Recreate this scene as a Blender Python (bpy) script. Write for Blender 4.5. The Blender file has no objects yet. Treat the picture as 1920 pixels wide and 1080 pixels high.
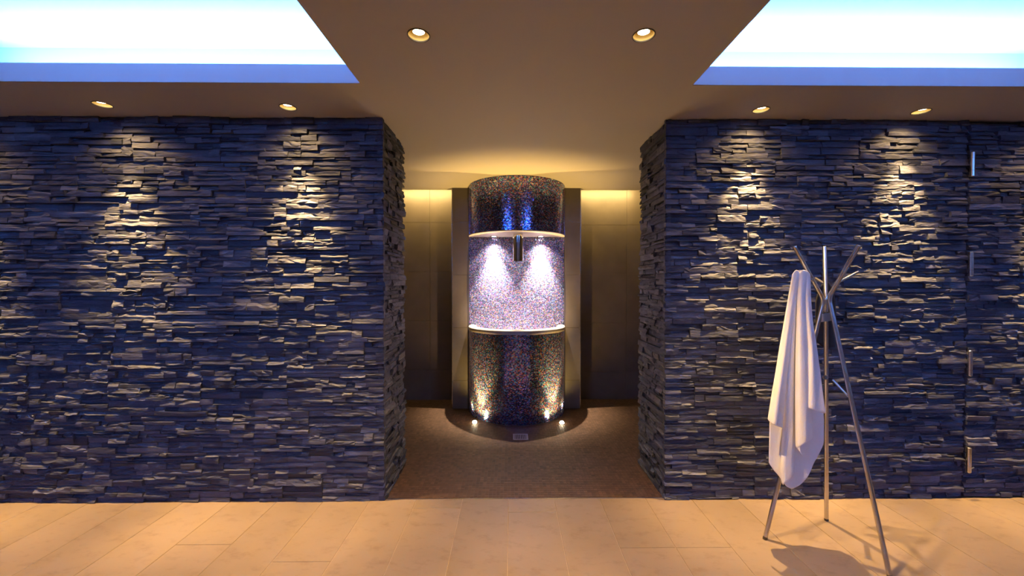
import bpy, bmesh, math, random
import numpy as np
from mathutils import Vector, Matrix, Euler

# ------------------------------------------------------------------ camera
FPX = 746.67                     # focal length in pixels of the 1920x1080 frame
CAM = Vector((0.0, 0.0, 1.4365))
CEUL = Euler((math.radians(90 - 0.77), 0, math.radians(-0.58)), 'XYZ')
scene = bpy.context.scene
COL = scene.collection
cd = bpy.data.cameras.new('camera')
cd.sensor_width = 36.0
cd.lens = FPX / 1920 * 36.0
cd.shift_x = -5.6 / 1920
cd.clip_start = 0.02
cam = bpy.data.objects.new('camera', cd)
cam.location = CAM
cam.rotation_euler = CEUL
COL.objects.link(cam)
scene.camera = cam
RM = CEUL.to_matrix()

# ------------------------------------------------------------------ world, exposure, light levels
w = bpy.data.worlds.new('world')
scene.world = w
w.use_nodes = True
w.node_tree.nodes['Background'].inputs[0].default_value = (0.02, 0.025, 0.04, 1)
w.node_tree.nodes['Background'].inputs[1].default_value = 0.2
vs = scene.view_settings
vs.view_transform = 'Standard'
vs.look = 'None'
vs.gamma = 1.0
vs.use_curve_mapping = False
vs.exposure = 0.0
WARM = (1.0, 0.62, 0.25)
SPILL = 0.036
P_WALLSPOT = 760.0                # downlights washing the stone
P_BEAMSPOT = 420.0                # downlights in the ceiling beam
P_COVE = 96.0                   # blue strips in the two ceiling coves
P_SLOT = 12.0                     # warm strips over the niche's back wall
P_FOUNTAIN = 800.0                # two lamps inside the fountain
P_UPLIGHT = 480.0                 # two floor lamps beside the fountain
COVE_RGB = (0.09, 0.31, 1.0)

def ray(px, py):
    return RM @ Vector(((px - 965.6) / FPX, -(py - 540.0) / FPX, -1.0))
def at_y(px, py, Y):
    d = ray(px, py); return CAM + d * ((Y - CAM.y) / d.y)
def at_z(px, py, Z):
    d = ray(px, py); return CAM + d * ((Z - CAM.z) / d.z)
def project(p):
    c = RM.transposed() @ (Vector(p) - CAM)
    return (965.6 + FPX * c.x / -c.z, 540 - FPX * c.y / -c.z)

# ------------------------------------------------------------------ helpers
def link(o, parent=None):
    COL.objects.link(o)
    if parent is not None:
        o.parent = parent
    return o
def tag(o, label=None, cat=None, group=None, kind=None):
    if label: o['label'] = label
    if cat: o['category'] = cat
    if group: o['group'] = group
    if kind: o['kind'] = kind
    return o
def mesh_obj(name, verts, faces, m, parent=None, loc=(0, 0, 0), smooth=False):
    me = bpy.data.meshes.new(name)
    L = Vector(loc)
    me.from_pydata([tuple(Vector(v) - L) for v in verts], [], [tuple(f) for f in faces])
    me.update()
    if smooth:
        me.polygons.foreach_set('use_smooth', [True] * len(me.polygons))
    if m: me.materials.append(m)
    o = bpy.data.objects.new(name, me)
    base = Vector((0, 0, 0))
    if parent is not None and parent.type == 'EMPTY':
        base = parent.location
    o.location = L - base
    return link(o, parent)
def empty(name, loc):
    o = bpy.data.objects.new(name, None)
    o.empty_display_size = 0.05
    o.location = loc
    return link(o)
class MB:
    def __init__(s): s.v = []; s.f = []
    def add(s, v, f):
        n = len(s.v); s.v += [tuple(x) for x in v]; s.f += [tuple(i + n for i in q) for q in f]; return s
    def box(s, x0, x1, y0, y1, z0, z1):
        return s.add([(x0,y0,z0),(x1,y0,z0),(x1,y1,z0),(x0,y1,z0),(x0,y0,z1),(x1,y0,z1),(x1,y1,z1),(x0,y1,z1)],
              [(0,3,2,1),(4,5,6,7),(0,1,5,4),(1,2,6,5),(2,3,7,6),(3,0,4,7)])
    def bevel_box(s, x0, x1, y0, y1, z0, z1, b):
        """box with chamfered top edges (z1 face)"""
        return s.add([(x0,y0,z0),(x1,y0,z0),(x1,y1,z0),(x0,y1,z0),
                      (x0,y0,z1-b),(x1,y0,z1-b),(x1,y1,z1-b),(x0,y1,z1-b),
                      (x0+b,y0+b,z1),(x1-b,y0+b,z1),(x1-b,y1-b,z1),(x0+b,y1-b,z1)],
              [(0,3,2,1),(0,1,5,4),(1,2,6,5),(2,3,7,6),(3,0,4,7),(4,5,9,8),(5,6,10,9),(6,7,11,10),(7,4,8,11),(8,9,10,11)])
    def tube(s, pts, r, n=14, caps=True):
        pts = [Vector(p) for p in pts]
        rs = r if isinstance(r, (list, tuple)) else [r] * len(pts)
        t0 = (pts[1] - pts[0]).normalized()
        a = Vector((0, 0, 1)) if abs(t0.z) < .9 else Vector((1, 0, 0))
        u = t0.cross(a).normalized()
        b0 = len(s.v)
        for i, p in enumerate(pts):
            if i == 0: t = t0
            elif i == len(pts) - 1: t = (pts[i] - pts[i-1]).normalized()
            else: t = ((pts[i+1] - pts[i]).normalized() + (pts[i] - pts[i-1]).normalized()).normalized()
            u = (u - t * u.dot(t)).normalized()
            v = t.cross(u)
            for k in range(n):
                an = 2 * math.pi * k / n
                s.v.append(tuple(p + (u * math.cos(an) + v * math.sin(an)) * rs[i]))
        for i in range(len(pts) - 1):
            for k in range(n):
                k2 = (k + 1) % n
                s.f.append((b0+i*n+k, b0+i*n+k2, b0+(i+1)*n+k2, b0+(i+1)*n+k))
        if caps:
            s.f.append(tuple(b0 + k for k in reversed(range(n))))
            s.f.append(tuple(b0 + (len(pts)-1)*n + k for k in range(n)))
        return s
    def lathe(s, c, prof, n=32, axis=None, a0=0.0, a1=2*math.pi):
        """prof: list of (r, h) along +z (or axis)"""
        q = Vector((0, 0, 1)).rotation_difference(Vector(axis)) if axis is not None else None
        full = abs(a1 - a0 - 2*math.pi) < 1e-6
        m = n if full else n + 1
        b0 = len(s.v)
        for (r, h) in prof:
            for k in range(m):
                an = a0 + (a1 - a0) * k / n
                p = Vector((r*math.cos(an), r*math.sin(an), h))
                if q: p = q @ p
                s.v.append(tuple(Vector(c) + p))
        for i in range(len(prof) - 1):
            for k in range(n):
                k2 = (k + 1) % m
                s.f.append((b0+i*m+k, b0+i*m+k2, b0+(i+1)*m+k2, b0+(i+1)*m+k))
        return s
    def build(s, name, m, parent=None, loc=(0,0,0), smooth=False):
        return mesh_obj(name, s.v, s.f, m, parent, loc, smooth)
def auto_smooth(o, deg=35):
    me = o.data
    bm = bmesh.new(); bm.from_mesh(me)
    bmesh.ops.remove_doubles(bm, verts=bm.verts, dist=1e-6)
    for f in bm.faces: f.smooth = True
    for e in bm.edges:
        if len(e.link_faces) == 2 and e.calc_face_angle(0) > math.radians(deg): e.smooth = False
    bm.to_mesh(me); bm.free()
    return o

# ------------------------------------------------------------------ materials
def new_mat(name):
    m = bpy.data.materials.new(name); m.use_nodes = True
    nt = m.node_tree
    return m, nt, nt.nodes['Principled BSDF']
def N(nt, t, **kw):
    n = nt.nodes.new(t)
    for k, v in kw.items():
        if k.startswith('i_'): n.inputs[int(k[2:])].default_value = v
        else: setattr(n, k, v)
    return n
def ramp(nt, stops, interp='LINEAR'):
    r = nt.nodes.new('ShaderNodeValToRGB')
    cr = r.color_ramp; cr.interpolation = interp
    while len(cr.elements) < len(stops): cr.elements.new(0.5)
    for e, (p, c) in zip(cr.elements, stops):
        e.position = p; e.color = (*c, 1)
    return r
def mat_plain(name, col, rough=0.5, metal=0.0, noise=0.0, nscale=8.0, bump=0.0, bscale=60.0):
    m, nt, b = new_mat(name)
    b.inputs['Base Color'].default_value = (*col, 1)
    b.inputs['Roughness'].default_value = rough
    b.inputs['Metallic'].default_value = metal
    g = N(nt, 'ShaderNodeNewGeometry')
    if noise:
        t = N(nt, 'ShaderNodeTexNoise'); t.inputs['Scale'].default_value = nscale; t.inputs['Detail'].default_value = 4
        nt.links.new(g.outputs['Position'], t.inputs['Vector'])
        r = ramp(nt, [(0.3, tuple(c*(1-noise) for c in col)), (0.7, tuple(min(1, c*(1+noise)) for c in col))])
        nt.links.new(t.outputs['Fac'], r.inputs[0]); nt.links.new(r.outputs[0], b.inputs['Base Color'])
    if bump:
        t = N(nt, 'ShaderNodeTexNoise'); t.inputs['Scale'].default_value = bscale; t.inputs['Detail'].default_value = 3
        nt.links.new(g.outputs['Position'], t.inputs['Vector'])
        bp = N(nt, 'ShaderNodeBump'); bp.inputs['Strength'].default_value = bump; bp.inputs['Distance'].default_value = 0.004
        nt.links.new(t.outputs['Fac'], bp.inputs['Height']); nt.links.new(bp.outputs[0], b.inputs['Normal'])
    return m
def mat_emit(name, col, strength):
    m, nt, b = new_mat(name)
    b.inputs['Base Color'].default_value = (0.8, 0.8, 0.8, 1)
    b.inputs['Emission Color'].default_value = (*col, 1)
    b.inputs['Emission Strength'].default_value = strength
    return m
def mat_stone():
    m, nt, b = new_mat('slate_stone')
    g = N(nt, 'ShaderNodeNewGeometry')
    oi = N(nt, 'ShaderNodeObjectInfo')
    add = N(nt, 'ShaderNodeMath', operation='ADD')
    nt.links.new(g.outputs['Random Per Island'], add.inputs[0]); nt.links.new(oi.outputs['Random'], add.inputs[1])
    fr = N(nt, 'ShaderNodeMath', operation='FRACT'); nt.links.new(add.outputs[0], fr.inputs[0])
    r1 = ramp(nt, [(0.0, (0.026, 0.030, 0.045)), (0.35, (0.043, 0.047, 0.067)), (0.7, (0.058, 0.062, 0.084)), (1.0, (0.094, 0.097, 0.117))])
    nt.links.new(fr.outputs[0], r1.inputs[0])
    mp = N(nt, 'ShaderNodeMapping'); mp.inputs['Scale'].default_value = (9, 9, 60)
    nt.links.new(g.outputs['Position'], mp.inputs['Vector'])
    t = N(nt, 'ShaderNodeTexNoise'); t.inputs['Scale'].default_value = 1.0; t.inputs['Detail'].default_value = 6; t.inputs['Roughness'].default_value = 0.62
    nt.links.new(mp.outputs[0], t.inputs['Vector'])
    r2 = ramp(nt, [(0.28, (0.62, 0.62, 0.65)), (0.55, (1, 1, 1)), (0.78, (1.5, 1.46, 1.4))])
    nt.links.new(t.outputs['Fac'], r2.inputs[0])
    mx = N(nt, 'ShaderNodeMix', data_type='RGBA', blend_type='MULTIPLY'); mx.inputs[0].default_value = 1
    nt.links.new(r1.outputs[0], mx.inputs[6]); nt.links.new(r2.outputs[0], mx.inputs[7])
    nt.links.new(mx.outputs[2], b.inputs['Base Color'])
    b.inputs['Roughness'].default_value = 0.58
    b.inputs['Specular IOR Level'].default_value = 0.22
    bp = N(nt, 'ShaderNodeBump'); bp.inputs['Strength'].default_value = 0.6; bp.inputs['Distance'].default_value = 0.010
    nt.links.new(t.outputs['Fac'], bp.inputs['Height'])
    t2 = N(nt, 'ShaderNodeTexNoise'); t2.inputs['Scale'].default_value = 140; t2.inputs['Detail'].default_value = 3
    nt.links.new(g.outputs['Position'], t2.inputs['Vector'])
    bp2 = N(nt, 'ShaderNodeBump'); bp2.inputs['Strength'].default_value = 0.35; bp2.inputs['Distance'].default_value = 0.003
    nt.links.new(t2.outputs['Fac'], bp2.inputs['Height']); nt.links.new(bp.outputs[0], bp2.inputs['Normal'])
    nt.links.new(bp2.outputs[0], b.inputs['Normal'])
    return m
def mat_floor_tile():
    m, nt, b = new_mat('limestone_plank')
    g = N(nt, 'ShaderNodeNewGeometry'); oi = N(nt, 'ShaderNodeObjectInfo')
    t = N(nt, 'ShaderNodeTexNoise'); t.inputs['Scale'].default_value = 2.2; t.inputs['Detail'].default_value = 5
    nt.links.new(g.outputs['Position'], t.inputs['Vector'])
    r = ramp(nt, [(0.3, (0.160, 0.119, 0.078)), (0.55, (0.184, 0.137, 0.091)), (0.75, (0.204, 0.154, 0.104))])
    nt.links.new(t.outputs['Fac'], r.inputs[0])
    # small brown fossil flecks
    mp = N(nt, 'ShaderNodeMapping'); mp.inputs['Scale'].default_value = (9, 16, 1)
    mp.inputs['Rotation'].default_value = (0, 0, 0.6)
    nt.links.new(g.outputs['Position'], mp.inputs['Vector'])
    t2 = N(nt, 'ShaderNodeTexNoise'); t2.inputs['Scale'].default_value = 1; t2.inputs['Detail'].default_value = 8; t2.inputs['Roughness'].default_value = 0.7
    nt.links.new(mp.outputs[0], t2.inputs['Vector'])
    r2 = ramp(nt, [(0.52, (1, 1, 1)), (0.78, (0.60, 0.50, 0.38))])
    nt.links.new(t2.outputs['Fac'], r2.inputs[0])
    mx = N(nt, 'ShaderNodeMix', data_type='RGBA', blend_type='MULTIPLY'); mx.inputs[0].default_value = 0.8
    nt.links.new(r.outputs[0], mx.inputs[6]); nt.links.new(r2.outputs[0], mx.inputs[7])
    mr = N(nt, 'ShaderNodeMapRange'); mr.inputs['To Min'].default_value = 0.93; mr.inputs['To Max'].default_value = 1.06
    nt.links.new(oi.outputs['Random'], mr.inputs['Value'])
    hs = N(nt, 'ShaderNodeHueSaturation'); nt.links.new(mr.outputs[0], hs.inputs['Value'])
    nt.links.new(mx.outputs[2], hs.inputs['Color'])
    nt.links.new(hs.outputs[0], b.inputs['Base Color'])
    b.inputs['Roughness'].default_value = 0.42
    return m
def mat_mosaic(name, stops, rough, metal, spec=0.5, val=(0.5, 1.4)):
    m, nt, b = new_mat(name)
    g = N(nt, 'ShaderNodeNewGeometry')
    r = ramp(nt, stops, 'LINEAR')
    nt.links.new(g.outputs['Random Per Island'], r.inputs[0])
    wn = N(nt, 'ShaderNodeTexWhiteNoise', noise_dimensions='1D')
    nt.links.new(g.outputs['Random Per Island'], wn.inputs['W'])
    mr = N(nt, 'ShaderNodeMapRange'); mr.inputs['To Min'].default_value = val[0]; mr.inputs['To Max'].default_value = val[1]
    nt.links.new(wn.outputs['Value'], mr.inputs['Value'])
    hs = N(nt, 'ShaderNodeHueSaturation'); nt.links.new(mr.outputs[0], hs.inputs['Value'])
    nt.links.new(r.outputs[0], hs.inputs['Color'])
    nt.links.new(hs.outputs[0], b.inputs['Base Color'])
    b.inputs['Roughness'].default_value = rough; b.inputs['Metallic'].default_value = metal
    b.inputs['Specular IOR Level'].default_value = spec
    return m
M = {}
M['stone'] = mat_stone()
M['mortar'] = mat_plain('dark_mortar', (0.03, 0.03, 0.035), 0.9)
M['paint'] = mat_plain('ceiling_paint', (0.30, 0.26, 0.235), 0.7)
M['white_paint'] = mat_plain('cove_paint', (0.72, 0.72, 0.74), 0.7)
M['room_paint'] = mat_plain('room_plaster', (0.45, 0.40, 0.36), 0.7, noise=0.05)
M['plank'] = mat_floor_tile()
M['grout'] = mat_plain('pale_grout', (0.36, 0.28, 0.20), 0.8)
M['wall_tile'] = mat_plain('brown_wall_tile', (0.105, 0.082, 0.066), 0.42, noise=0.12, nscale=5)
M['panel'] = mat_plain('surround_stone', (0.070, 0.058, 0.062), 0.38, noise=0.1, nscale=5)
M['tile_joint'] = mat_plain('tile_joint', (0.16, 0.11, 0.07), 0.8)
M['steel'] = mat_plain('brushed_steel', (0.62, 0.60, 0.58), 0.24, 1.0)
M['polished'] = mat_plain('polished_steel', (0.75, 0.73, 0.70), 0.12, 1.0)
M['drain_steel'] = mat_plain('drain_steel', (0.42, 0.40, 0.40), 0.5, 1.0)
M['dark_rim'] = mat_plain('dark_lamp_rim', (0.05, 0.04, 0.035), 0.5)
M['reflector'] = mat_plain('lamp_reflector', (0.62, 0.45, 0.16), 0.5)
M['bulb'] = mat_emit('lamp_bulb', (1.0, 0.80, 0.50), 14)
M['uplens'] = mat_emit('uplight_lens', (1.0, 0.80, 0.52), 60)
M['fountbulb'] = mat_emit('fountain_lamp_lens', (1.0, 0.9, 0.78), 30)
M['blue_led'] = mat_emit('blue_strip', COVE_RGB, 6)
M['warm_led'] = mat_emit('warm_strip', (1.0, 0.72, 0.30), 6)
M['towel'] = mat_plain('terry_cloth', (0.93, 0.92, 0.92), 0.95, bump=0.6, bscale=330)
M['black_cloth'] = mat_plain('black_cloth', (0.006, 0.006, 0.007), 0.95)
M['rim'] = mat_plain('pale_rim', (0.30, 0.26, 0.23), 0.3, noise=0.15, nscale=40)
M['soffit'] = mat_plain('soffit', (0.34, 0.29, 0.26), 0.5, noise=0.1, nscale=40)
M['fgrout'] = mat_plain('dark_grout', (0.04, 0.032, 0.03), 0.85)
M['niche_grout'] = mat_plain('brown_grout', (0.05, 0.03, 0.018), 0.8)
IRID = [(0.0, (0.05, 0.06, 0.18)), (0.2, (0.05, 0.07, 0.30)), (0.36, (0.10, 0.20, 0.62)), (0.46, (0.06, 0.34, 0.52)),
        (0.55, (0.24, 0.13, 0.52)), (0.66, (0.05, 0.06, 0.16)), (0.80, (0.36, 0.12, 0.10)), (0.85, (0.38, 0.24, 0.12)),
        (0.9, (0.32, 0.10, 0.26)), (0.96, (0.42, 0.42, 0.48)), (1.0, (0.06, 0.08, 0.16))]
M['mosaic'] = mat_mosaic('iridescent_mosaic', IRID, 0.15, 0.92, val=(0.5, 3.2))
M['panel_mosaic'] = mat_mosaic('lit_mosaic', [(0.0, (0.14, 0.17, 0.36)), (0.2, (0.20, 0.30, 0.62)), (0.34, (0.30, 0.24, 0.62)), (0.5, (0.18, 0.17, 0.32)),
        (0.62, (0.46, 0.20, 0.56)), (0.72, (0.60, 0.34, 0.22)), (0.82, (0.52, 0.48, 0.50)), (0.92, (0.18, 0.36, 0.52)), (1.0, (0.16, 0.15, 0.24))], 0.18, 0.5, val=(0.45, 1.7))
M['floor_mosaic'] = mat_mosaic('brown_mosaic', [(0.0, (0.058, 0.032, 0.018)), (0.6, (0.075, 0.042, 0.024)), (0.9, (0.088, 0.05, 0.03)), (1.0, (0.045, 0.027, 0.017))], 0.55, 0.0, spec=0.22, val=(0.8, 1.15))

# ------------------------------------------------------------------ main dimensions (metres)
H = 2.508            # ceiling height
YW = 2.60            # face of the stone walls
YE = 3.15            # back end of the stone returns
XL, XR = -0.83, 1.012  # faces of the returns
YC = 4.62            # niche ceiling stops here, slot behind
YB = 4.87            # niche back wall
XN0, XN1 = -1.45, 1.62
RX = 4.6             # room half width
RY = -3.0            # rear wall
FX, FY = 0.066, 4.52 # fountain axis
FR = 0.542

# ------------------------------------------------------------------ floor
base = MB().box(-RX, RX, RY, YW + 0.03, -0.06, -0.003).build('floor', M['grout'])
tag(base, 'pale limestone plank floor in front of the stone walls', 'floor', kind='structure')
PW = 0.3035
x_first = at_z(953, 945, 0).x
joint_at = {0: at_z(990, 960, 0).y, -2: at_z(820, 953, 0).y, 2: at_z(1180, 1027, 0).y, 3: at_z(1230, 1027, 0).y,
            -6: at_z(380, 1021, 0).y, -4: at_z(560, 1053, 0).y}
rnd = random.Random(5)
g = 0.0011
for k in range(-15, 16):
    x0 = x_first + k * PW; x1 = x0 + PW
    x0 = max(x0, -RX); x1 = min(x1, RX)
    if x1 - x0 < 0.02: continue
    ys = []
    j = joint_at.get(k, YW - rnd.uniform(0.75, 1.1))
    ln = 0.9
    y = j
    while y > RY: ys.append(y); y -= ln
    ys = [RY] + sorted(ys) + [YW + 0.028]
    for a, b_ in zip(ys[:-1], ys[1:]):
        if b_ - a < 0.01: continue
        mb = MB().bevel_box(x0 + g, x1 - g, a + g, b_ - g, -0.02, 0.0 + rnd.uniform(-0.0003, 0.0003), 0.0012)
        mb.build('plank', M['plank'], base, ((x0 + x1) / 2, (a + b_) / 2, 0))

# niche floor of small dark mosaic
nf = MB().box(XN0, XN1, YW + 0.03, YB, -0.06, -0.002).build('floor_niche', M['niche_grout'])
tag(nf, 'dark brown small mosaic floor of the niche', 'floor', kind='structure')
def mosaic_faces(cx, cz, p, gap, h, tilt, rng, frame, flat=0.80):
    """one bevelled tesserae per centre (cx, cz); frame(u, v, d) -> xyz arrays; returns verts, faces"""
    n = len(cx); a = p / 2 - gap; b = a * flat
    tu = rng.normal(0, tilt, n); tv = rng.normal(0, tilt, n)
    vs_ = []
    for (su, sv) in ((-1, -1), (1, -1), (1, 1), (-1, 1)):
        vs_.append(frame(cx + su * a, cz + sv * a, np.zeros(n)))
    for (su, sv) in ((-1, -1), (1, -1), (1, 1), (-1, 1)):
        vs_.append(frame(cx + su * b, cz + sv * b, h + tu * su * b + tv * sv * b))
    V = np.stack(vs_, axis=1).reshape(-1, 3)
    q = np.array([(4,5,6,7),(0,1,5,4),(1,2,6,5),(2,3,7,6),(3,0,4,7)])
    F = (np.arange(n)[:, None, None] * 8 + q[None]).reshape(-1, 4)
    return V, F
def np_mesh(name, V, F, m, parent, flip=False):
    me = bpy.data.meshes.new(name)
    me.vertices.add(len(V)); me.vertices.foreach_set('co', np.ascontiguousarray(V, dtype=np.float32).ravel())
    if flip: F = F[:, ::-1]
    me.loops.add(F.size); me.loops.foreach_set('vertex_index', np.ascontiguousarray(F, dtype=np.int32).ravel())
    me.polygons.add(len(F)); me.polygons.foreach_set('loop_start', np.arange(len(F), dtype=np.int32) * 4)
    me.update(calc_edges=True); me.validate(); me.shade_flat()
    me.materials.append(m)
    o = bpy.data.objects.new(name, me)
    if parent is not None and parent.type == 'EMPTY': o.location = -parent.location
    return link(o, parent)
rng = np.random.default_rng(3)
P = 0.025
gx, gy = np.meshgrid(np.arange(XN0 + P/2, XN1, P), np.arange(YW + 0.042, YB, P))
gx = gx.ravel(); gy = gy.ravel()
keep = ~(((gy < YE) & ((gx < XL - .02) | (gx > XR + .02))))
drain_c = at_z(976, 819, 0)
keep &= ~((abs(gx - drain_c.x) < 0.075) & (abs(gy - drain_c.y) < 0.075))
gx, gy = gx[keep], gy[keep]
V, F = mosaic_faces(gx, gy, P, 0.0011, 0.0, 0.012, rng, lambda u, v, d: np.stack([u, v, d - (0.0015 if np.all(d == 0) else 0)], 1), flat=0.96)
t = np_mesh('mosaic_tiles', V, F, M['floor_mosaic'], nf); tag(t, kind='stuff')
# brass strip between the floors
tr = MB().bevel_box(XL - 0.02, XR + 0.02, YW + 0.028, YW + 0.036, -0.02, 0.002, 0.001).build('trim_1', M['polished'])
tag(tr, 'thin polished metal strip between limestone floor and mosaic floor', 'trim', kind='structure')

# ------------------------------------------------------------------ ceiling with two coves
LX1, LY1 = at_z(678, 160, H).x, 2.165
RX0 = at_z(1296, 162, H).x
REC = [(-4.35, LX1, -1.5, LY1), (RX0, 4.35, -1.5, LY1)]
LIP = 0.10; COVE_T = 2.853; SH = 0.285
SPOTS = []       # (x, y, kind)
for px, py in ((192, 196), (540, 201), (1427, 206), (1727, 209)):
    p = at_z(px, py, H); SPOTS.append((p.x, p.y, 'wall'))
SPOTS += [(-3.56, 2.42, 'wall'), (3.62, 2.44, 'wall')]
for px, py in ((785, 66), (1207, 66)):
    p = at_z(px, py, H); SPOTS.append((p.x, p.y, 'beam'))
for yy in (-0.6,): SPOTS += [(-0.40, yy, 'beam'), (0.575, yy, 'beam')]
HR = 0.046
def fill(loops, z, name=None):
    bm = bmesh.new()
    for lp in loops:
        vs_ = [bm.verts.new((x, y, z)) for x, y in lp]
        for i in range(len(vs_)): bm.edges.new((vs_[i], vs_[(i+1) % len(vs_)]))
    bmesh.ops.triangle_fill(bm, use_beauty=True, use_dissolve=False, edges=bm.edges[:])
    v = [tuple(q.co) for q in bm.verts]; bm.verts.index_update()
    f = [tuple(q.index for q in fc.verts) for fc in bm.faces]
    bm.free(); return v, f
outer = [(-RX, RY), (RX, RY), (RX, YE), (XN1, YE), (XN1, YC), (XN0, YC), (XN0, YE), (-RX, YE)]
rects = [[(a, c), (b, c), (b, d), (a, d)] for a, b, c, d in REC]
holes = [[(x + HR*math.cos(2*math.pi*k/28), y + HR*math.sin(2*math.pi*k/28)) for k in range(28)] for x, y, _ in SPOTS]
cb = MB()
cb.add(*fill([outer] + rects + holes, H))
for a, b, c, d in REC:               # the lips of the coves
    for (p, q) in (((a, c), (b, c)), ((b, c), (b, d)), ((b, d), (a, d)), ((a, d), (a, c))):
        cb.add([(*p, H), (*q, H), (*q, H + LIP), (*p, H + LIP)], [(0, 1, 2, 3)])
cb.add([(XN0, YC, H), (XN1, YC, H), (XN1, YC, H + .16), (XN0, YC, H + .16)], [(0, 1, 2, 3)])
ceil = cb.build('ceiling', M['paint'])
tag(ceil, 'brown-grey painted ceiling with two glowing rectangular coves', 'ceiling', kind='structure')
for a, b, c, d in REC:
    mb = MB()
    A, B, C, D = a - SH*.8, b + SH, c - SH, d + SH
    if a > 0: A, B = a - SH, b + SH*.8
    z0, z1 = H + LIP + .0005, COVE_T
    # top, four sides, shelf on the lip
    mb.add([(A,C,z1),(B,C,z1),(B,D,z1),(A,D,z1)], [(0,1,2,3)])
    for (p, q) in (((A,C),(B,C)),((B,C),(B,D)),((B,D),(A,D)),((A,D),(A,C))):
        mb.add([(*p,z0),(*q,z0),(*q,z1),(*p,z1)], [(0,1,2,3)])
    mb.add(*fill([[(A,C),(B,C),(B,D),(A,D)], [(a,c),(b,c),(b,d),(a,d)]], z0))
    # painted white lip facing the cove
    for (p, q) in (((a,c),(b,c)),((b,c),(b,d)),((b,d),(a,d)),((a,d),(a,c))):
        e = 0.002
        sx = lambda P_: (P_[0] + (e if P_[0] == a else -e), P_[1] + (e if P_[1] == c else -e))
        p2, q2 = sx(p), sx(q)
        mb.add([(*p2,H+.001),(*q2,H+.001),(*q2,z0),(*p2,z0)], [(0,1,2,3)])
    cv = mb.build('cove', M['white_paint'], ceil)
    # strips lie on the shelf behind the lip, out of sight
    fx0, fx1 = (b - 2.2, b + .12) if a < 0 else (a - .12, a + 2.2)
    far = MB().box(fx0, fx1, d + .12, d + .15, z0, z0 + .02).build('led_strip', M['blue_led'], cv)
    def strip_light(nm, cx, cy, L, along_x, power):
        ld = bpy.data.lights.new(nm, 'AREA'); ld.shape = 'RECTANGLE'
        ld.size = L; ld.size_y = 0.03; ld.energy = power; ld.color = COVE_RGB
        lo = bpy.data.objects.new(nm, ld); link(lo, cv)
        lo.location = (cx, cy, z0 + .025)
        lo.rotation_euler = (math.pi, 0, 0 if along_x else math.pi/2)
    strip_light('cove_light', (a+b)/2, c - .135, b - a, True, P_COVE * 1.9)
    MB().box(a, b, c - .15, c - .12, z0, z0 + .02).build('led_strip', M['blue_led'], cv)
    xb = b + .135 if a < 0 else a - .135
    strip_light('cove_light', xb, c + .6, 1.2, False, P_COVE * .6)
    MB().box(xb - .015, xb + .015, c, c + 1.2, z0, z0 + .02).build('led_strip', M['blue_led'], cv)
    strip_light('cove_light', (fx0+fx1)/2, d + .135, fx1 - fx0, True, P_COVE * .78)

# slot above the niche's back wall
sb = MB()
sb.add([(XN0, YC, H+.16), (XN1, YC, H+.16), (XN1, YB, H+.16), (XN0, YB, H+.16)], [(0,1,2,3)])
slot = sb.build('light_slot', M['white_paint'], ceil)
for a, b in ((XN0 + .08, -0.70), (0.82, XN1 - .08)):
    MB().box(a, b, YC + .005, YC + .02, H + .05, H + .08).build('led_strip', M['warm_led'], slot)
    ld = bpy.data.lights.new('slot_light', 'AREA'); ld.shape = 'RECTANGLE'; ld.size = b - a; ld.size_y = 0.03
    ld.energy = P_SLOT; ld.color = (1.0, 0.70, 0.24)
    lo = bpy.data.objects.new('slot_light', ld); link(lo, slot)
    lo.location = ((a+b)/2, YC + .03, H + .06)
    lo.rotation_euler = (math.radians(40), 0, 0)

# ------------------------------------------------------------------ plain walls of the room and the niche
def plain_wall(name, box, m, label):
    o = MB().box(*box).build(name, m); tag(o, label, 'wall', kind='structure'); return o
plain_wall('wall_rear', (-RX, RX, RY - .1, RY, -.06, H + .5), M['room_paint'], 'plain plaster wall behind the viewer')
plain_wall('wall_side_left', (-RX - .1, -RX, RY - .1, YE, -.06, H + .5), M['room_paint'], 'plain plaster side wall beyond the left stone wall')
plain_wall('wall_side_right', (RX, RX + .1, RY - .1, YE, -.06, H + .5), M['room_paint'], 'plain plaster side wall beyond the stone door')
TJ = 0.0025
def tiled_wall(name, label, axis, plane, sgn, a0, a1, z0, z1, first, step, zfirst, zstep):
    """large wall tiles on a backing; axis 'x': wall spans x at y=plane (faces -y), 'y': spans y at x=plane facing sgn"""
    if axis == 'x': bk = MB().box(a0, a1, plane + .008, plane + .1, -.06, z1)
    else: bk = MB().box(min(plane - sgn*.008, plane - sgn*.1), max(plane - sgn*.008, plane - sgn*.1), a0, a1, -.06, z1)
    o = bk.build(name, M['tile_joint']); tag(o, label, 'wall', kind='structure')
    def cuts(f, s, lo, hi):
        c = [f + s*k for k in range(-30, 31)]
        return [lo] + [q for q in c if lo + .01 < q < hi - .01] + [hi]
    A = cuts(first, step, a0, a1); Z = cuts(zfirst, zstep, z0, z1)
    for p, q in zip(A[:-1], A[1:]):
        for r, s in zip(Z[:-1], Z[1:]):
            mb = MB(); e = TJ / 2
            if axis == 'x': mb.box(p + e, q - e, plane, plane + .009, r + e, s - e)
            else: mb.box(min(plane, plane - sgn*.009), max(plane, plane - sgn*.009), p + e, q - e, r + e, s - e)
            c = ((p+q)/2, plane, (r+s)/2) if axis == 'x' else (plane, (p+q)/2, (r+s)/2)
            mb.build('tile', M['wall_tile'], o, c)
    return o
zj = at_y(800, 417, YB).z
SX0, SX1 = at_y(848, 500, FY).x, at_y(1088, 500, FY).x
tiled_wall('wall_back_left', 'brown tiled back wall of the niche left of the fountain', 'x', YB, 1, XN0 - .1, SX0 + .02, 0, H + .16,
           at_y(806, 460, YB).x, 0.6, zj, 0.6)
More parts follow.
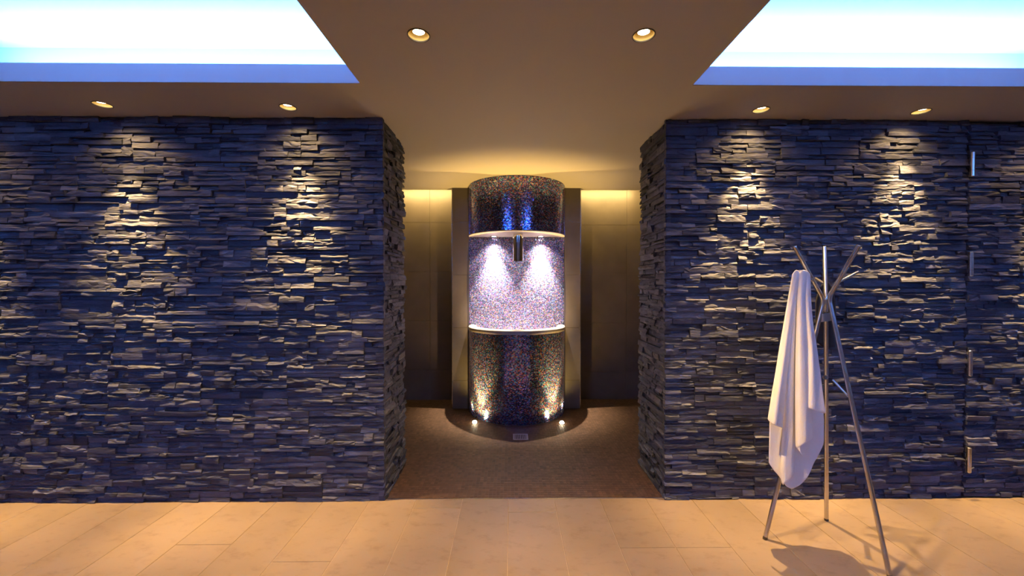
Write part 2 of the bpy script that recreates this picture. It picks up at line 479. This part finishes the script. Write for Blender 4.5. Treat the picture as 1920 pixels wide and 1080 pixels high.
tiled_wall('wall_back_right', 'brown tiled back wall of the niche right of the fountain', 'x', YB, 1, SX1 - .02, XN1 + .1, 0, H + .16,
           at_y(1175, 460, YB).x, 0.6, at_y(1150, 422, YB).z, 0.6)
tiled_wall('wall_niche_side_left', 'brown tiled side wall deep in the niche on the left', 'y', XN0, 1, YE, YB, 0, H + .16, YE + .5, .6, zj, .6)
tiled_wall('wall_niche_side_right', 'brown tiled side wall deep in the niche on the right', 'y', XN1, -1, YE, YB, 0, H + .16, YE + .5, .6, zj, .6)

# ------------------------------------------------------------------ stone cladding
def panel_layout(a0, a1, z0, z1, rnd, offset):
    """ledger panels: bands of 15 cm, panels about 60 cm long, 4-5 uneven rows in each, stones of uneven length"""
    out = []
    z = z0; bi = 0
    while z < z1 - 0.01:
        bh = min(0.15, z1 - z)
        if z1 - z - bh < 0.05: bh = z1 - z
        a = a0; first = True
        while a < a1 - 0.005:
            ln = rnd.choice((0.52, 0.56, 0.6)) if not first else rnd.choice((0.2, 0.34, 0.48, 0.6))
            first = False
            b = min(a1, a + ln)
            if a1 - b < 0.08: b = a1
            n = rnd.choice((4, 4, 5, 5)) if bh > 0.12 else max(1, round(bh / .033))
            ws = [rnd.uniform(0.6, 1.5) for _ in range(n)]
            s = sum(ws); zz = z
            pz = rnd.uniform(-0.004, 0.004)
            for wv in ws:
                h = bh * wv / s
                u = a
                while u < b - 0.002:
                    L = min(0.34, max(0.05, rnd.lognormvariate(math.log(0.135), 0.5)))
                    v = u + L
                    if b - v < 0.045: v = b
                    v = min(v, b)
                    out.append((u, v, zz, zz + h, pz))
                    u = v
                zz += h
            a = b
        z += bh; bi += 1
    return out
def stone_mesh(u0, u1, z0, z1, rnd, pz, dmin=0.013, dmax=0.031):
    """local coords: u along the wall, z up, d out of the wall. split-face slate"""
    L = u1 - u0; h = z1 - z0
    nu = max(2, min(8, round(L / 0.031))); nv = 3
    gp = 0.0007
    base_d = dmin + (dmax - dmin) * rnd.random() + pz
    tu = rnd.gauss(0, 0.003); tv = rnd.gauss(0.0, 0.0022)
    steps = []
    for _ in range(rnd.choice((0, 1, 1, 2))):
        steps.append((rnd.uniform(-.2, 1.2), rnd.uniform(-.9, .9), rnd.uniform(0.2, 0.9), rnd.uniform(0.003, 0.010)))
    rough = rnd.choice((0.0004, 0.0008, 0.0018))
    V = []; F = []
    idx = {}
    for j in range(nv + 1):
        for i in range(nu + 1):
            s = i / nu; t = j / nv
            ju = 0 if i in (0, nu) else rnd.uniform(-.3, .3) / nu
            jt = 0 if j in (0, nv) else rnd.uniform(-.28, .28) / nv
            s2, t2 = s + ju, t + jt
            d = base_d + tu * (s2 - .5) * 2 + tv * (t2 - .5) * 2 + rnd.gauss(0, rough)
            for (uc, sl, tc, am) in steps:
                if t2 > tc + sl * (s2 - uc): d -= am
            if i in (0, nu): d -= rnd.uniform(0, 0.0014)
            if j in (0, nv): d -= rnd.uniform(0, 0.0016)
            d = max(0.002, d)
            uu = u0 + gp + (L - 2*gp) * s2
            zz = z0 + gp + (h - 2*gp) * t2
            if j == 0: zz += abs(rnd.gauss(0, 0.0008))
            if j == nv: zz -= abs(rnd.gauss(0, 0.0012))
            idx[i, j] = len(V); V.append((uu, d, zz))
    for j in range(nv):
        for i in range(nu):
            a, b, c, e = idx[i, j], idx[i+1, j], idx[i+1, j+1], idx[i, j+1]
            if rnd.random() < .5: F += [(a, b, c), (a, c, e)]
            else: F += [(a, b, e), (b, c, e)]
    ring = [idx[i, 0] for i in range(nu)] + [idx[nu, j] for j in range(nv)] + [idx[i, nv] for i in range(nu, 0, -1)] + [idx[0, j] for j in range(nv, 0, -1)]
    back = []
    for r in ring:
        back.append(len(V)); V.append((V[r][0], -0.012, V[r][2]))
    n = len(ring)
    for k in range(n):
        k2 = (k + 1) % n
        F.append((ring[k], back[k], back[k2], ring[k2]))
    return V, F
def clad(wall, pieces, to_world, seed, flip, cap=300):
    """the pieces that show largest become stones of their own, the rest one joined part"""
    rnd = random.Random(seed)
    items = []
    for (u0, u1, z0, z1, pz) in pieces:
        V, F = stone_mesh(u0, u1, z0, z1, rnd, pz)
        V = [to_world(*v) for v in V]
        if flip: F = [tuple(reversed(f)) for f in F]
        c0 = project(to_world(u0, .02, z0)); c1 = project(to_world(u1, .02, z1))
        x0, x1 = sorted((c0[0], c1[0])); y0, y1 = sorted((c0[1], c1[1]))
        vis = max(0, min(1920, x1) - max(0, x0)) * max(0, min(1080, y1) - max(0, y0))
        items.append((vis, V, F))
    items.sort(key=lambda q: -q[0])
    rest = MB()
    for k, (vis, V, F) in enumerate(items):
        if k < cap and vis > 0:
            c = sum((Vector(v) for v in V), Vector()) / len(V)
            mesh_obj('stone', V, F, M['stone'], wall, c)
        else: rest.add(V, F)
    if rest.v:
        o = rest.build('small_stones', M['stone'], wall); tag(o, kind='stuff')
BASE = 0.028
front = lambda u, d, z: (u, YW + BASE - d, z)
XD = at_y(1815, 560, YW).x          # gap between the wall and the stone door
DW = 0.92
wl = MB().box(-RX, XL - BASE, YW + BASE, YE - .02, -.06, H).build('wall_left', M['mortar'])
tag(wl, 'dark slate ledger stone wall left of the niche', 'wall', kind='structure')
rnd = random.Random(11)
clad(wl, panel_layout(-RX, XL - .002, 0.0, H, rnd, 0), front, 21, False)
wr = MB().box(XR + BASE, XD - .004, YW + BASE, YE - .02, -.06, H).box(XD + DW, RX, YW + BASE, YE - .02, -.06, H).build('wall_right', M['mortar'])
tag(wr, 'dark slate ledger stone wall between the niche and the stone door', 'wall', kind='structure')
clad(wr, panel_layout(XR + .002, XD - .004, 0.0, H, rnd, 0) + panel_layout(XD + DW, RX, 0, H, rnd, 0), front, 22, False)
lr = MB().box(XL - BASE - .05, XL - BASE, YW + BASE + .02, YE, -.06, H).build('wall_return_left', M['mortar'])
tag(lr, 'stone clad left side of the niche opening', 'wall', kind='structure')
clad(lr, panel_layout(YW + .012, YE, 0.0, H, rnd, 0), lambda u, d, z: (XL - BASE + d, u, z), 23, True)
rr = MB().box(XR + BASE, XR + BASE + .05, YW + BASE + .02, YE, -.06, H).build('wall_return_right', M['mortar'])
tag(rr, 'stone clad right side of the niche opening', 'wall', kind='structure')
clad(rr, panel_layout(YW + .012, YE, 0.0, H, rnd, 0), lambda u, d, z: (XR + BASE - d, u, z), 24, False)
dr = MB().box(XD + .003, XD + DW - .004, YW + BASE + .002, YW + BASE + .06, .006, H - .012).build('door_1', M['mortar'])
tag(dr, 'flush door clad in the same slate with four steel barrel hinges', 'door', kind='structure')
clad(dr, panel_layout(XD + .008, XD + DW - .006, 0.008, H - .014, rnd, 0), front, 25, False)
for (px, pa, pb) in ((1824, 285, 331), (1821, 472, 518), (1819, 657, 705), (1817, 839, 886)):
    a = at_y(px, pa, YW - .03); b = at_y(px, pb, YW - .03)
    mb = MB()
    r = 0.0125; c = (a.x, YW - .03, b.z); L = a.z - b.z
    mb.lathe(c, [(0, 0), (r*.8, 0), (r, .003), (r, L*.235), (r*.86, L*.24), (r*.86, L*.25), (r, L*.255), (r, L*.745), (r*.86, L*.75), (r*.86, L*.76), (r, L*.765), (r, L-.003), (r*.8, L), (0, L)], 18)
    hb = auto_smooth(mb.build('hinge', M['steel'], dr, c))
    MB().box(a.x - .004, a.x + .004, YW - .024, YW + BASE + .004, b.z + L*.26, b.z + L*.74).build('hinge_leaf', M['steel'], hb, (0, 0, 0))

# ------------------------------------------------------------------ downlights
def downlight(x, y, kind, label, group):
    t = empty('downlight', (x, y, H)); tag(t, label, 'lamp', group)
    c = (x, y, H)
    dep = 0.052
    mb = MB().lathe(c, [(HR + .003, -.0005), (HR + .003, -.003), (HR - .001, -.003), (HR - .0015, .002)], 32)
    auto_smooth(mb.build('trim_ring', M['dark_rim'], t, c, True))
    mb = MB().lathe(c, [(HR - .001, .0), (HR - .003, dep * .5), (HR - .008, dep)], 32)
    mb.add([(x + (HR-.008)*math.cos(2*math.pi*k/32), y + (HR-.008)*math.sin(2*math.pi*k/32), H + dep) for k in range(32)], [tuple(range(32))])
    auto_smooth(mb.build('reflector', M['reflector'], t, c, True))
    ax = Vector((0, 0.22 if kind == 'wall' else 0.1, -1)).normalized()
    bc = Vector(c) + Vector((0, 0, .014))
    mb = MB().lathe(bc, [(.026, 0), (.026, -.012), (.016, -.02)], 24, axis=ax)
    auto_smooth(mb.build('lamp_body', M['dark_rim'], t, c, True))
    mb = MB().lathe(bc, [(.0255, .001), (.02, .004), (.0, .006)], 24, axis=ax)
    auto_smooth(mb.build('bulb', M['bulb'], t, c, True))
    pw = P_WALLSPOT if kind == 'wall' else P_BEAMSPOT
    aim = Vector((0, 0.035, -1)).normalized() if kind == 'wall' else Vector((0.17 if x > .1 else -0.17, -0.10, -1)).normalized()
    for nm, size, share in (('downlight_beam', 48 if kind == 'wall' else 84, 1.0), ('downlight_spill', 132, SPILL)):   # reflector beam and its wider spill
        ld = bpy.data.lights.new(nm, 'SPOT')
        ld.energy = pw * share; ld.color = WARM
        ld.spot_size = math.radians(size); ld.spot_blend = 1.0
        ld.shadow_soft_size = 0.009
        lo = bpy.data.objects.new(nm, ld); link(lo, t)
        lo.location = Vector((0, 0, .012)) + ax * .011
        lo.rotation_euler = Vector((0, 0, -1)).rotation_difference(aim).to_euler()
labs = ['recessed downlight over the stone wall, leftmost in the picture', 'recessed downlight over the left stone wall, nearer the niche',
        'recessed downlight over the right stone wall, nearer the niche', 'recessed downlight over the right stone wall, nearer the hinges',
        'recessed downlight over the left stone wall beyond the picture edge', 'recessed downlight over the stone door beyond the picture edge',
        'round recessed downlight in the ceiling beam, the left one', 'round recessed downlight in the ceiling beam, the right one',
        'recessed downlight in the beam behind the viewer on the left', 'recessed downlight in the beam behind the viewer on the right']
for (x, y, k), lab in zip(SPOTS, labs):
    downlight(x, y, k, lab, 'recessed ceiling downlights')

# ------------------------------------------------------------------ ice fountain
ZS = at_y(969, 432.5, FY - FR).z        # underside of the upper drum
ZR = at_y(969, 619, FY - FR).z          # rim of the lower drum
fo = empty('ice_fountain', (FX, FY, 0))
tag(fo, 'iridescent mosaic ice fountain with half-round drums standing in the niche', 'fountain')
FC = (FX, FY, 0)
# surround panels on both sides and behind
bk = MB().box(SX0 + .004, SX1 - .004, FY + .035, YB + .1, 0, H - .001).build('surround_core', M['mortar'], fo, FC)
zj2 = at_y(860, 416, FY).z
zs = [0.0] + [zj2 - .6*k for k in range(5, -1, -1) if zj2 - .6*k > .02] + [H - .001]
for (a, b) in ((SX0, FX - FR - .002), (FX + FR + .002, SX1)):
    for p, q in zip(zs[:-1], zs[1:]):
        MB().box(a, b, FY, FY + .036, p + .001, q - .001).build('surround_panel', M['panel'], fo, ((a+b)/2, FY, (p+q)/2))
for xx, s in ((SX0, -1), (SX1, 1)):
    MB().box(min(xx, xx + s*.006), max(xx, xx + s*.006), FY - .002, FY + .02, 0, H - .001).build('edge_trim', M['steel'], fo, (xx, FY, 0))
    for p, q in zip(zs[:-1], zs[1:]):
        MB().box(xx - .004, xx + .004, FY + .036, YB, p + .001, q - .001).build('surround_panel', M['panel'], fo, (xx, FY + .1, (p+q)/2))
# drums: grout shells with tesserae
def half_shell(r, z0, z1, name, thick=0.03, n=64):
    mb = MB()
    mb.lathe((FX, FY, 0), [(r, z0), (r, z1)], n, a0=math.pi, a1=2*math.pi)
    mb.lathe((FX, FY, 0), [(r - thick, z1), (r - thick, z0)], n, a0=math.pi, a1=2*math.pi)
    mb.lathe((FX, FY, 0), [(r, z1), (r - thick, z1)], n, a0=math.pi, a1=2*math.pi)
    mb.lathe((FX, FY, 0), [(r - thick, z0), (r, z0)], n, a0=math.pi, a1=2*math.pi)
    return auto_smooth(mb.build(name, M['fgrout'], fo, FC))
TP = 0.0102
def drum_tiles(r, z0, z1, parent, seed):
    rng = np.random.default_rng(seed)
    nc = int(math.pi * r / TP); nr = max(1, int(round((z1 - z0) / TP))); p = math.pi * r / nc; pz = (z1 - z0) / nr
    a, b = np.meshgrid((np.arange(nc) + .5) * p, z0 + (np.arange(nr) + .5) * pz)
    def fr(u, v, d):
        an = math.pi + u / r
        rr_ = r + 0.0002 + d
        return np.stack([FX + rr_*np.cos(an), FY + rr_*np.sin(an), v], 1)
    V, F = mosaic_faces(a.ravel(), b.ravel(), min(p, pz), 0.0006, 0.0010, 0.024, rng, fr, flat=0.93)
    o = np_mesh('mosaic_tiles', V, F, M['mosaic'], None)
    o.parent = parent; o.location = -Vector(FC)
    tag(o, kind='stuff'); return o
RT = FR - 0.003
ud = half_shell(RT, ZS + .006, H - .0005, 'upper_drum'); drum_tiles(RT, ZS + .008, H - .002, ud, 1)
ldm = half_shell(RT, 0.0, ZR - .03, 'lower_drum'); drum_tiles(RT, 0.003, ZR - .04, ldm, 2)
# soffit of the upper drum
mb = MB()
n = 64; pts = [(FX + (FR-.004)*math.cos(math.pi + math.pi*k/n), FY + (FR-.004)*math.sin(math.pi + math.pi*k/n)) for k in range(n + 1)] + [(FX + FR - .004, FY + .02), (FX - FR + .004, FY + .02)]
m_ = len(pts)
mb.add([(x, y, ZS) for x, y in pts] + [(x, y, ZS + .02) for x, y in pts],
       [tuple(reversed(range(m_))), tuple(range(m_, 2*m_))] + [(k, (k+1) % m_, m_ + (k+1) % m_, m_ + k) for k in range(m_)])
mb.build('soffit', M['soffit'], fo, FC)
# rounded rim of the lower drum, a horseshoe of pale stone
prof = []
rw, rh = 0.044, 0.020
for k in range(15):
    an = math.pi * k / 14
    prof.append((math.cos(an) * rw, math.sin(an) * rh))
prof = [(rw, -.03)] + prof + [(-rw, -.03)]
rc = FR - rw + .003
mb = MB().lathe((FX, FY, 0), [(rc + a, ZR - rh + b) for a, b in prof], 72, a0=math.pi, a1=2*math.pi)
for s in (-1, 1):        # rounded ends
    cx = FX + s * rc
    vv = [(cx + s*a, FY, ZR - rh + b) for a, b in prof]
    mb.add(vv, [tuple(range(len(vv)))])
auto_smooth(mb.build('rim', M['rim'], fo, FC), 50)
# basin inside
mb = MB().lathe((FX, FY, 0), [(FR - .09, ZR - .03), (FR - .10, ZR - .16), (0.12, ZR - .30), (0.0, ZR - .30)], 48, a0=math.pi, a1=2*math.pi)
auto_smooth(mb.build('basin', M['steel'], fo, FC))
# mosaic panel behind the opening
bp = MB().box(FX - FR, FX + FR, FY + .022, FY + .036, ZR - .32, ZS + .02).build('back_panel', M['fgrout'], fo, FC)
a, b = np.meshgrid(np.arange(FX - FR + TP/2, FX + FR - TP/2 + .001, TP), np.arange(ZR - .2, ZS + .01, TP))
V, F = mosaic_faces(a.ravel(), b.ravel(), TP, 0.0006, 0.0022, 0.09, np.random.default_rng(9), lambda u, v, d: np.stack([u, FY + .0215 - d, v], 1))
o = np_mesh('mosaic_tiles', V, F, M['panel_mosaic'], None); o.parent = bp; o.location = -Vector(FC); tag(o, kind='stuff')
# chute pipe
pc = at_y(971.5, 460, FY - .30); pz = at_y(971, 489, FY - .34).z
c = (pc.x, FY - .30, pz)
mb = MB().lathe(c, [(.049, .001), (.0535, 0), (.054, .004), (.054, ZS - pz)], 36)
mb.lathe(c, [(.049, ZS - pz), (.049, .001)], 36)
auto_smooth(mb.build('chute_pipe', M['polished'], fo, c, True))
# the two lamps in the soffit
for px in (926, 1014):
    p = at_y(px, 442, FY - .07)
    c = (p.x, FY - .07, ZS)
    lp = auto_smooth(MB().lathe(c, [(.040, .0), (.040, -.005), (.030, -.006), (.029, .0)], 28).build('fountain_lamp', M['steel'], fo, c, True))
    mb = MB().lathe(c, [(.029, -.002), (.018, -.006), (0, -.007)], 24)
    b_ = mb.build('lens', M['fountbulb'], None, c); b_.parent = lp; b_.location = (0, 0, 0)
    for nm, size, share in (('fountain_beam', 58, 1.0), ('fountain_spill', 112, 0.09)):
        ld = bpy.data.lights.new(nm, 'SPOT'); ld.energy = P_FOUNTAIN * share; ld.color = (1.0, 0.80, 0.58)
        ld.spot_size = math.radians(size); ld.spot_blend = 1.0; ld.shadow_soft_size = 0.012
        lo = bpy.data.objects.new(nm, ld); link(lo, lp); lo.location = (0, 0, -.016)

# ------------------------------------------------------------------ floor lamps and drain by the fountain
for px, py, lab in ((890, 791, 'small glowing floor uplight at the left foot of the fountain'), (1053.5, 792, 'small glowing floor uplight at the right foot of the fountain')):
    p = at_z(px, py, 0.012)
    p.z = 0.0
    d = Vector((p.x - FX, p.y - FY, 0)); d = d.normalized() * max(d.length, FR + .032)
    c = (FX + d.x, FY + d.y, 0)
    t = empty('floor_uplight', c); tag(t, lab, 'lamp', 'floor uplights by the fountain')
    auto_smooth(MB().lathe(c, [(.030, 0), (.030, .003), (.026, .005), (.022, .005), (.021, .002)], 28).build('ring', M['steel'], t, c, True))
    auto_smooth(MB().lathe(c, [(.023, .003), (.023, .012), (.017, .022), (.009, .026), (0, .027)], 24).build('lens', M['uplens'], t, c, True))
    for nm, size, share in (('uplight_beam', 62, 1.0), ('uplight_spill', 150, 0.11)):
        ld = bpy.data.lights.new(nm, 'SPOT'); ld.energy = P_UPLIGHT * share; ld.color = (1.0, 0.65, 0.17)
        ld.spot_size = math.radians(size); ld.spot_blend = 1.0; ld.shadow_soft_size = 0.010
        lo = bpy.data.objects.new(nm, ld); link(lo, t); lo.location = (0, 0, .040)
        lo.rotation_euler = Vector((0, 0, -1)).rotation_difference(Vector((-d.x * .35, -d.y * .35, 1)).normalized()).to_euler()
dc = Vector((drain_c.x, drain_c.y, 0))
t = empty('floor_drain', dc); tag(t, 'square slotted steel floor drain in the mosaic before the fountain', 'drain')
s = 0.070
mb = MB()
for (x0, x1, y0, y1) in ((-s, s, -s, -s+.014), (-s, s, s-.014, s), (-s, -s+.014, -s+.014, s-.014), (s-.014, s, -s+.014, s-.014)):
    mb.box(dc.x + x0, dc.x + x1, dc.y + y0, dc.y + y1, -.002, .0015)
mb.build('frame', M['drain_steel'], t, dc)
MB().box(dc.x - s + .01, dc.x + s - .01, dc.y - s + .01, dc.y + s - .01, -.0019, -.0012).build('well', M['black_cloth'], t, dc)
for k in range(7):
    x = dc.x - s + .014 + (2*s - .028) * (k + .5) / 7
    MB().box(x - .004, x + .004, dc.y - s + .014, dc.y + s - .014, -.0012, .001).build('slat', M['drain_steel'], t, (x, dc.y, 0))

# ------------------------------------------------------------------ coat stand
def bend(pts, r=0.035, n=8):
    """polyline with rounded inner corners"""
    pts = [Vector(p) for p in pts]; out = [pts[0]]
    for i in range(1, len(pts) - 1):
        a = pts[i] + (pts[i-1] - pts[i]).normalized() * r; b = pts[i] + (pts[i+1] - pts[i]).normalized() * r
        for k in range(n + 1):
            q = k / n; out.append(a*(1-q)**2 + pts[i]*2*q*(1-q) + b*q*q)
    out.append(pts[-1]); return out
fB = at_z(1434, 1011, 0); fA = at_z(1549.5, 976, 0); fC = at_z(1669, 1084, 0)
jB = at_y(1544.5, 563, 2.195); jC = at_y(1554, 558, 2.17); jA = at_y(1548.5, 558, 2.215)
tB = at_y(1490, 463, 2.205); tC = at_y(1610, 461, 2.06); tA = at_y(1546, 464, 2.385)
cs = empty('coat_stand', (jA.x, jA.y, 0))
tag(cs, 'brushed steel tripod coat stand of three crossing tubes', 'coat stand')
CSL = (jA.x, jA.y, 0)
TR = 0.0112
def tube_part(name, pts, r, m, parent=None, n=16):
    mb = MB().tube(pts, r, n)
    o = mb.build(name, m, cs if parent is None else None, CSL)
    if parent is not None: o.parent = parent; o.location = (0, 0, 0)
    return auto_smooth(o, 50)
legs = {}
for k, (f, j, t_) in {'B': (fB, jB, tB), 'A': (fA, jA, tA), 'C': (fC, jC, tC)}.items():
    d = (j - f).normalized()
    legs[k] = tube_part('leg_tube', bend([f + d * .012, j, t_]), TR, M['steel'])
    tube_part('rubber_foot', [f + Vector((0, 0, .0005)), f + d * .016], TR * 1.02, M['dark_rim'], legs[k])
    e = (t_ - j).normalized()
    tube_part('end_cap', [t_ - e * .001, t_ + e * .003, t_ + e * .0045], [TR * 1.06, TR * 1.06, TR * .9], M['polished'], legs[k])
def lerp(a, b, q): return a * (1 - q) + b * q
hB0 = lerp(jB, tB, .36); hB1 = at_y(1494, 513, 2.14)
tube_part('hook', [hB0, hB1], .008, M['steel'], legs['B'])
hC0 = lerp(jC, tC, .30); hC1 = at_y(1608, 510.5, 2.20)
tube_part('hook', [hC0, hC1], .0075, M['steel'], legs['C'])
tube_part('end_cap', [hC1, hC1 + (hC1 - hC0).normalized() * .004], .0082, M['polished'], legs['C'])
hA0 = lerp(jA, tA, .25); hA1 = hA0 + Vector((.02, .10, .035))
tube_part('hook', [hA0, hA1], .0075, M['steel'], legs['A'])
q = (at_y(1548, 708, 2.28).z - fA.z) / (jA.z - fA.z)
pA = lerp(fA, jA, q); pA1 = at_y(1547, 708, pA.y - .075)
tube_part('peg', [pA, pA1], .0078, M['steel'], legs['A'])
tube_part('end_cap', [pA1, pA1 + (pA1 - pA).normalized() * .004], .0125, M['polished'], legs['A'])
q = 1 - (745 - 562) / (1084 - 562)
pC = lerp(fC, jC, 0.52); pz = project(pC)
best = min((abs(project(lerp(fC, jC, k/100))[1] - 746), k/100) for k in range(101))[1]
pC = lerp(fC, jC, best); pC1 = at_y(1561.5, 712, pC.y + .07)
tube_part('peg', [pC, pC1], .0065, M['polished'], legs['C'])
best = min((abs(project(lerp(fB, jB, k/100))[1] - 735), k/100) for k in range(101))[1]
pB = lerp(fB, jB, best); tube_part('peg', [pB, pB + Vector((.045, .03, .045))], .0065, M['steel'], legs['B'])
# steel bracket that clamps the tubes below the crossing
br = lerp(jA, fA, .055)
mb = MB()
for (a, b) in ((lerp(jB, fB, .075), lerp(jA, fA, .075)), (lerp(jC, fC, .075), lerp(jA, fA, .075)), (lerp(jB, fB, .075), lerp(jC, fC, .075))):
    u = (b - a); nrm = Vector((u.y, -u.x, 0)).normalized() * .0025; hh = Vector((0, 0, .022))
    vv = [a - nrm - hh, b - nrm - hh, b + nrm - hh, a + nrm - hh, a - nrm + hh, b - nrm + hh, b + nrm + hh, a + nrm + hh]
    mb.add(vv, [(0,3,2,1),(4,5,6,7),(0,1,5,4),(1,2,6,5),(2,3,7,6),(3,0,4,7)])
mb.build('bracket', M['polished'], cs, CSL)

# ------------------------------------------------------------------ towel
def interp(tab, v):
    for (a, xa), (b, xb) in zip(tab[:-1], tab[1:]):
        if v <= b: return xa + (xb - xa) * max(0, (v - a)) / (b - a)
    return tab[-1][1]
YT = 2.125
def sheet(lt, rt, bottom, y0, bulge, nu=16, nv=44, wob=0.0, ph=0.0, top=506, sgn=-1, topf=None):
    """a hanging fold: left/right edges by image row, bottom row by position across, bowed towards the viewer (sgn -1) or away"""
    V = []; F = []
    for j in range(nv + 1):
        for i in range(nu + 1):
            u = i / nu
            bt = interp(bottom, u); tp = topf(u) if topf else top
            py = tp + (bt - tp) * j / nv
            px = interp(lt, py) + (interp(rt, py) - interp(lt, py)) * u
            amp = min(1, .25 + (py - 506) / 260)
            d = bulge * amp * (math.sin(math.pi * u) ** .7) + wob * amp * math.sin(2 * math.pi * (u * 1.6 + ph + .0016 * (py - 500)))
            yy = (interp(y0, py) if isinstance(y0, list) else y0) + sgn * d
            V.append(tuple(at_y(px, py, yy)))
    for j in range(nv):
        for i in range(nu):
            a = j * (nu + 1) + i
            F.append((a, a + nu + 1, a + nu + 2, a + 1))
    return V, F
mb = MB()
hump = lambda c, w_: (lambda u: 506 + 9 * min(1, abs(u - c) / w_) ** 2)
# long back layer
mb.add(*sheet([(506, 1489), (560, 1479), (650, 1463), (780, 1443), (872, 1441), (920, 1441)], [(506, 1516), (560, 1519), (650, 1529), (780, 1545), (830, 1545), (850, 1541), (872, 1538), (920, 1536)],
   [(0, 868), (.10, 882), (.2, 893), (.34, 912), (.46, 918), (.62, 910), (.76, 896), (.84, 878), (.87, 868), (.93, 857), (1, 832)], YT + .045, .012, wob=.008, nu=30, topf=hump(.4, .5)))
# rear bulge so that the towel has a back
mb.add(*sheet([(506, 1490), (560, 1480), (650, 1465), (780, 1446), (900, 1446)], [(506, 1514), (560, 1517), (650, 1527), (780, 1540), (900, 1538)],
   [(0, 850), (.5, 868), (1, 820)], YT + .05, .02, wob=.005, nu=20, sgn=1, topf=hump(.5, .5)))
# left fold, shorter
mb.add(*sheet([(506, 1487), (520, 1485), (560, 1478), (600, 1471), (650, 1462), (700, 1454), (740, 1447), (790, 1439), (810, 1438)], [(506, 1499), (560, 1490), (650, 1481), (740, 1472), (803, 1467), (815, 1467)],
   [(0, 787), (.25, 794), (.6, 799), (1, 803)], [(506, YT + .01), (800, YT - .002)], .034, wob=.003, nu=18, topf=hump(.55, .6)))
# middle fold
mb.add(*sheet([(506, 1490), (560, 1484), (650, 1475), (740, 1470), (820, 1467), (880, 1463), (915, 1466)], [(506, 1503), (560, 1496), (650, 1492), (740, 1491), (860, 1489), (900, 1490)],
   [(0, 905), (.12, 911), (.2, 907), (.6, 902), (1, 889)], [(506, YT + .014), (700, YT + .022), (900, YT + .02)], .024, ph=.3, wob=.002, topf=hump(.3, .6)))
# centre fold right of the crease
mb.add(*sheet([(506, 1499), (560, 1495), (650, 1492), (740, 1491), (850, 1492)], [(506, 1514), (560, 1510), (650, 1514), (740, 1520), (830, 1523), (850, 1524)],
   [(0, 838), (.08, 841), (.5, 833), (.9, 826), (1, 820)], [(506, YT + .010), (840, YT - .006)], .046, ph=.6, wob=.002, topf=hump(.4, .6)))
# corner of cloth turned under the centre fold
mb.add(*sheet([(780, 1493), (840, 1494), (860, 1500)], [(780, 1512), (860, 1512)], [(0, 842), (.5, 856), (1, 845)], YT + .02, .012, nv=10, top=790))
# right flap
mb.add(*sheet([(506, 1503), (560, 1505), (650, 1511), (740, 1505), (780, 1504)], [(506, 1518), (520, 1519), (560, 1520), (600, 1523), (650, 1531), (700, 1538), (740, 1543), (776, 1548)],
   [(0, 760), (.3, 766), (.7, 772), (1, 776)], [(506, YT + .012), (760, YT - .022)], .022, ph=.1, wob=.005, nu=20, topf=hump(.3, .8)))
tw = mb.build('towel', M['towel'], None, (at_y(1497, 900, YT).x, YT, at_y(1497, 915, YT).z), True)
tag(tw, 'white terry towel draped over the left hook of the steel coat stand', 'towel')
sol = tw.modifiers.new('thick', 'SOLIDIFY'); sol.thickness = 0.006; sol.offset = 0
sub = tw.modifiers.new('soft', 'SUBSURF'); sub.levels = 1; sub.render_levels = 1

# black cloth hanging behind the crossing of the tubes
mb = MB()
mb.add(*sheet([(526, 1545), (545, 1534), (565, 1529), (600, 1529), (655, 1531)], [(526, 1551), (545, 1562), (565, 1566), (600, 1567), (656, 1568)],
   [(0, 640), (.35, 652), (.5, 655), (1, 655)], hA1.y - .02, .012, nu=14, nv=24, wob=.004, top=526))
mb.add(*sheet([(526, 1546), (545, 1536), (565, 1531), (600, 1531), (655, 1533)], [(526, 1550), (545, 1561), (565, 1565), (600, 1566), (656, 1566)],
   [(0, 630), (.5, 645), (1, 640)], hA1.y + .012, .012, nu=14, nv=24, wob=.004, top=526, sgn=1))
bc = mb.build('dark_cloth', M['black_cloth'], None, tuple(at_y(1548, 655, hA1.y)), True)
tag(bc, 'narrow black cloth hanging behind the crossing of the coat stand tubes', 'cloth')
sol = bc.modifiers.new('thick', 'SOLIDIFY'); sol.thickness = 0.004; sol.offset = 0
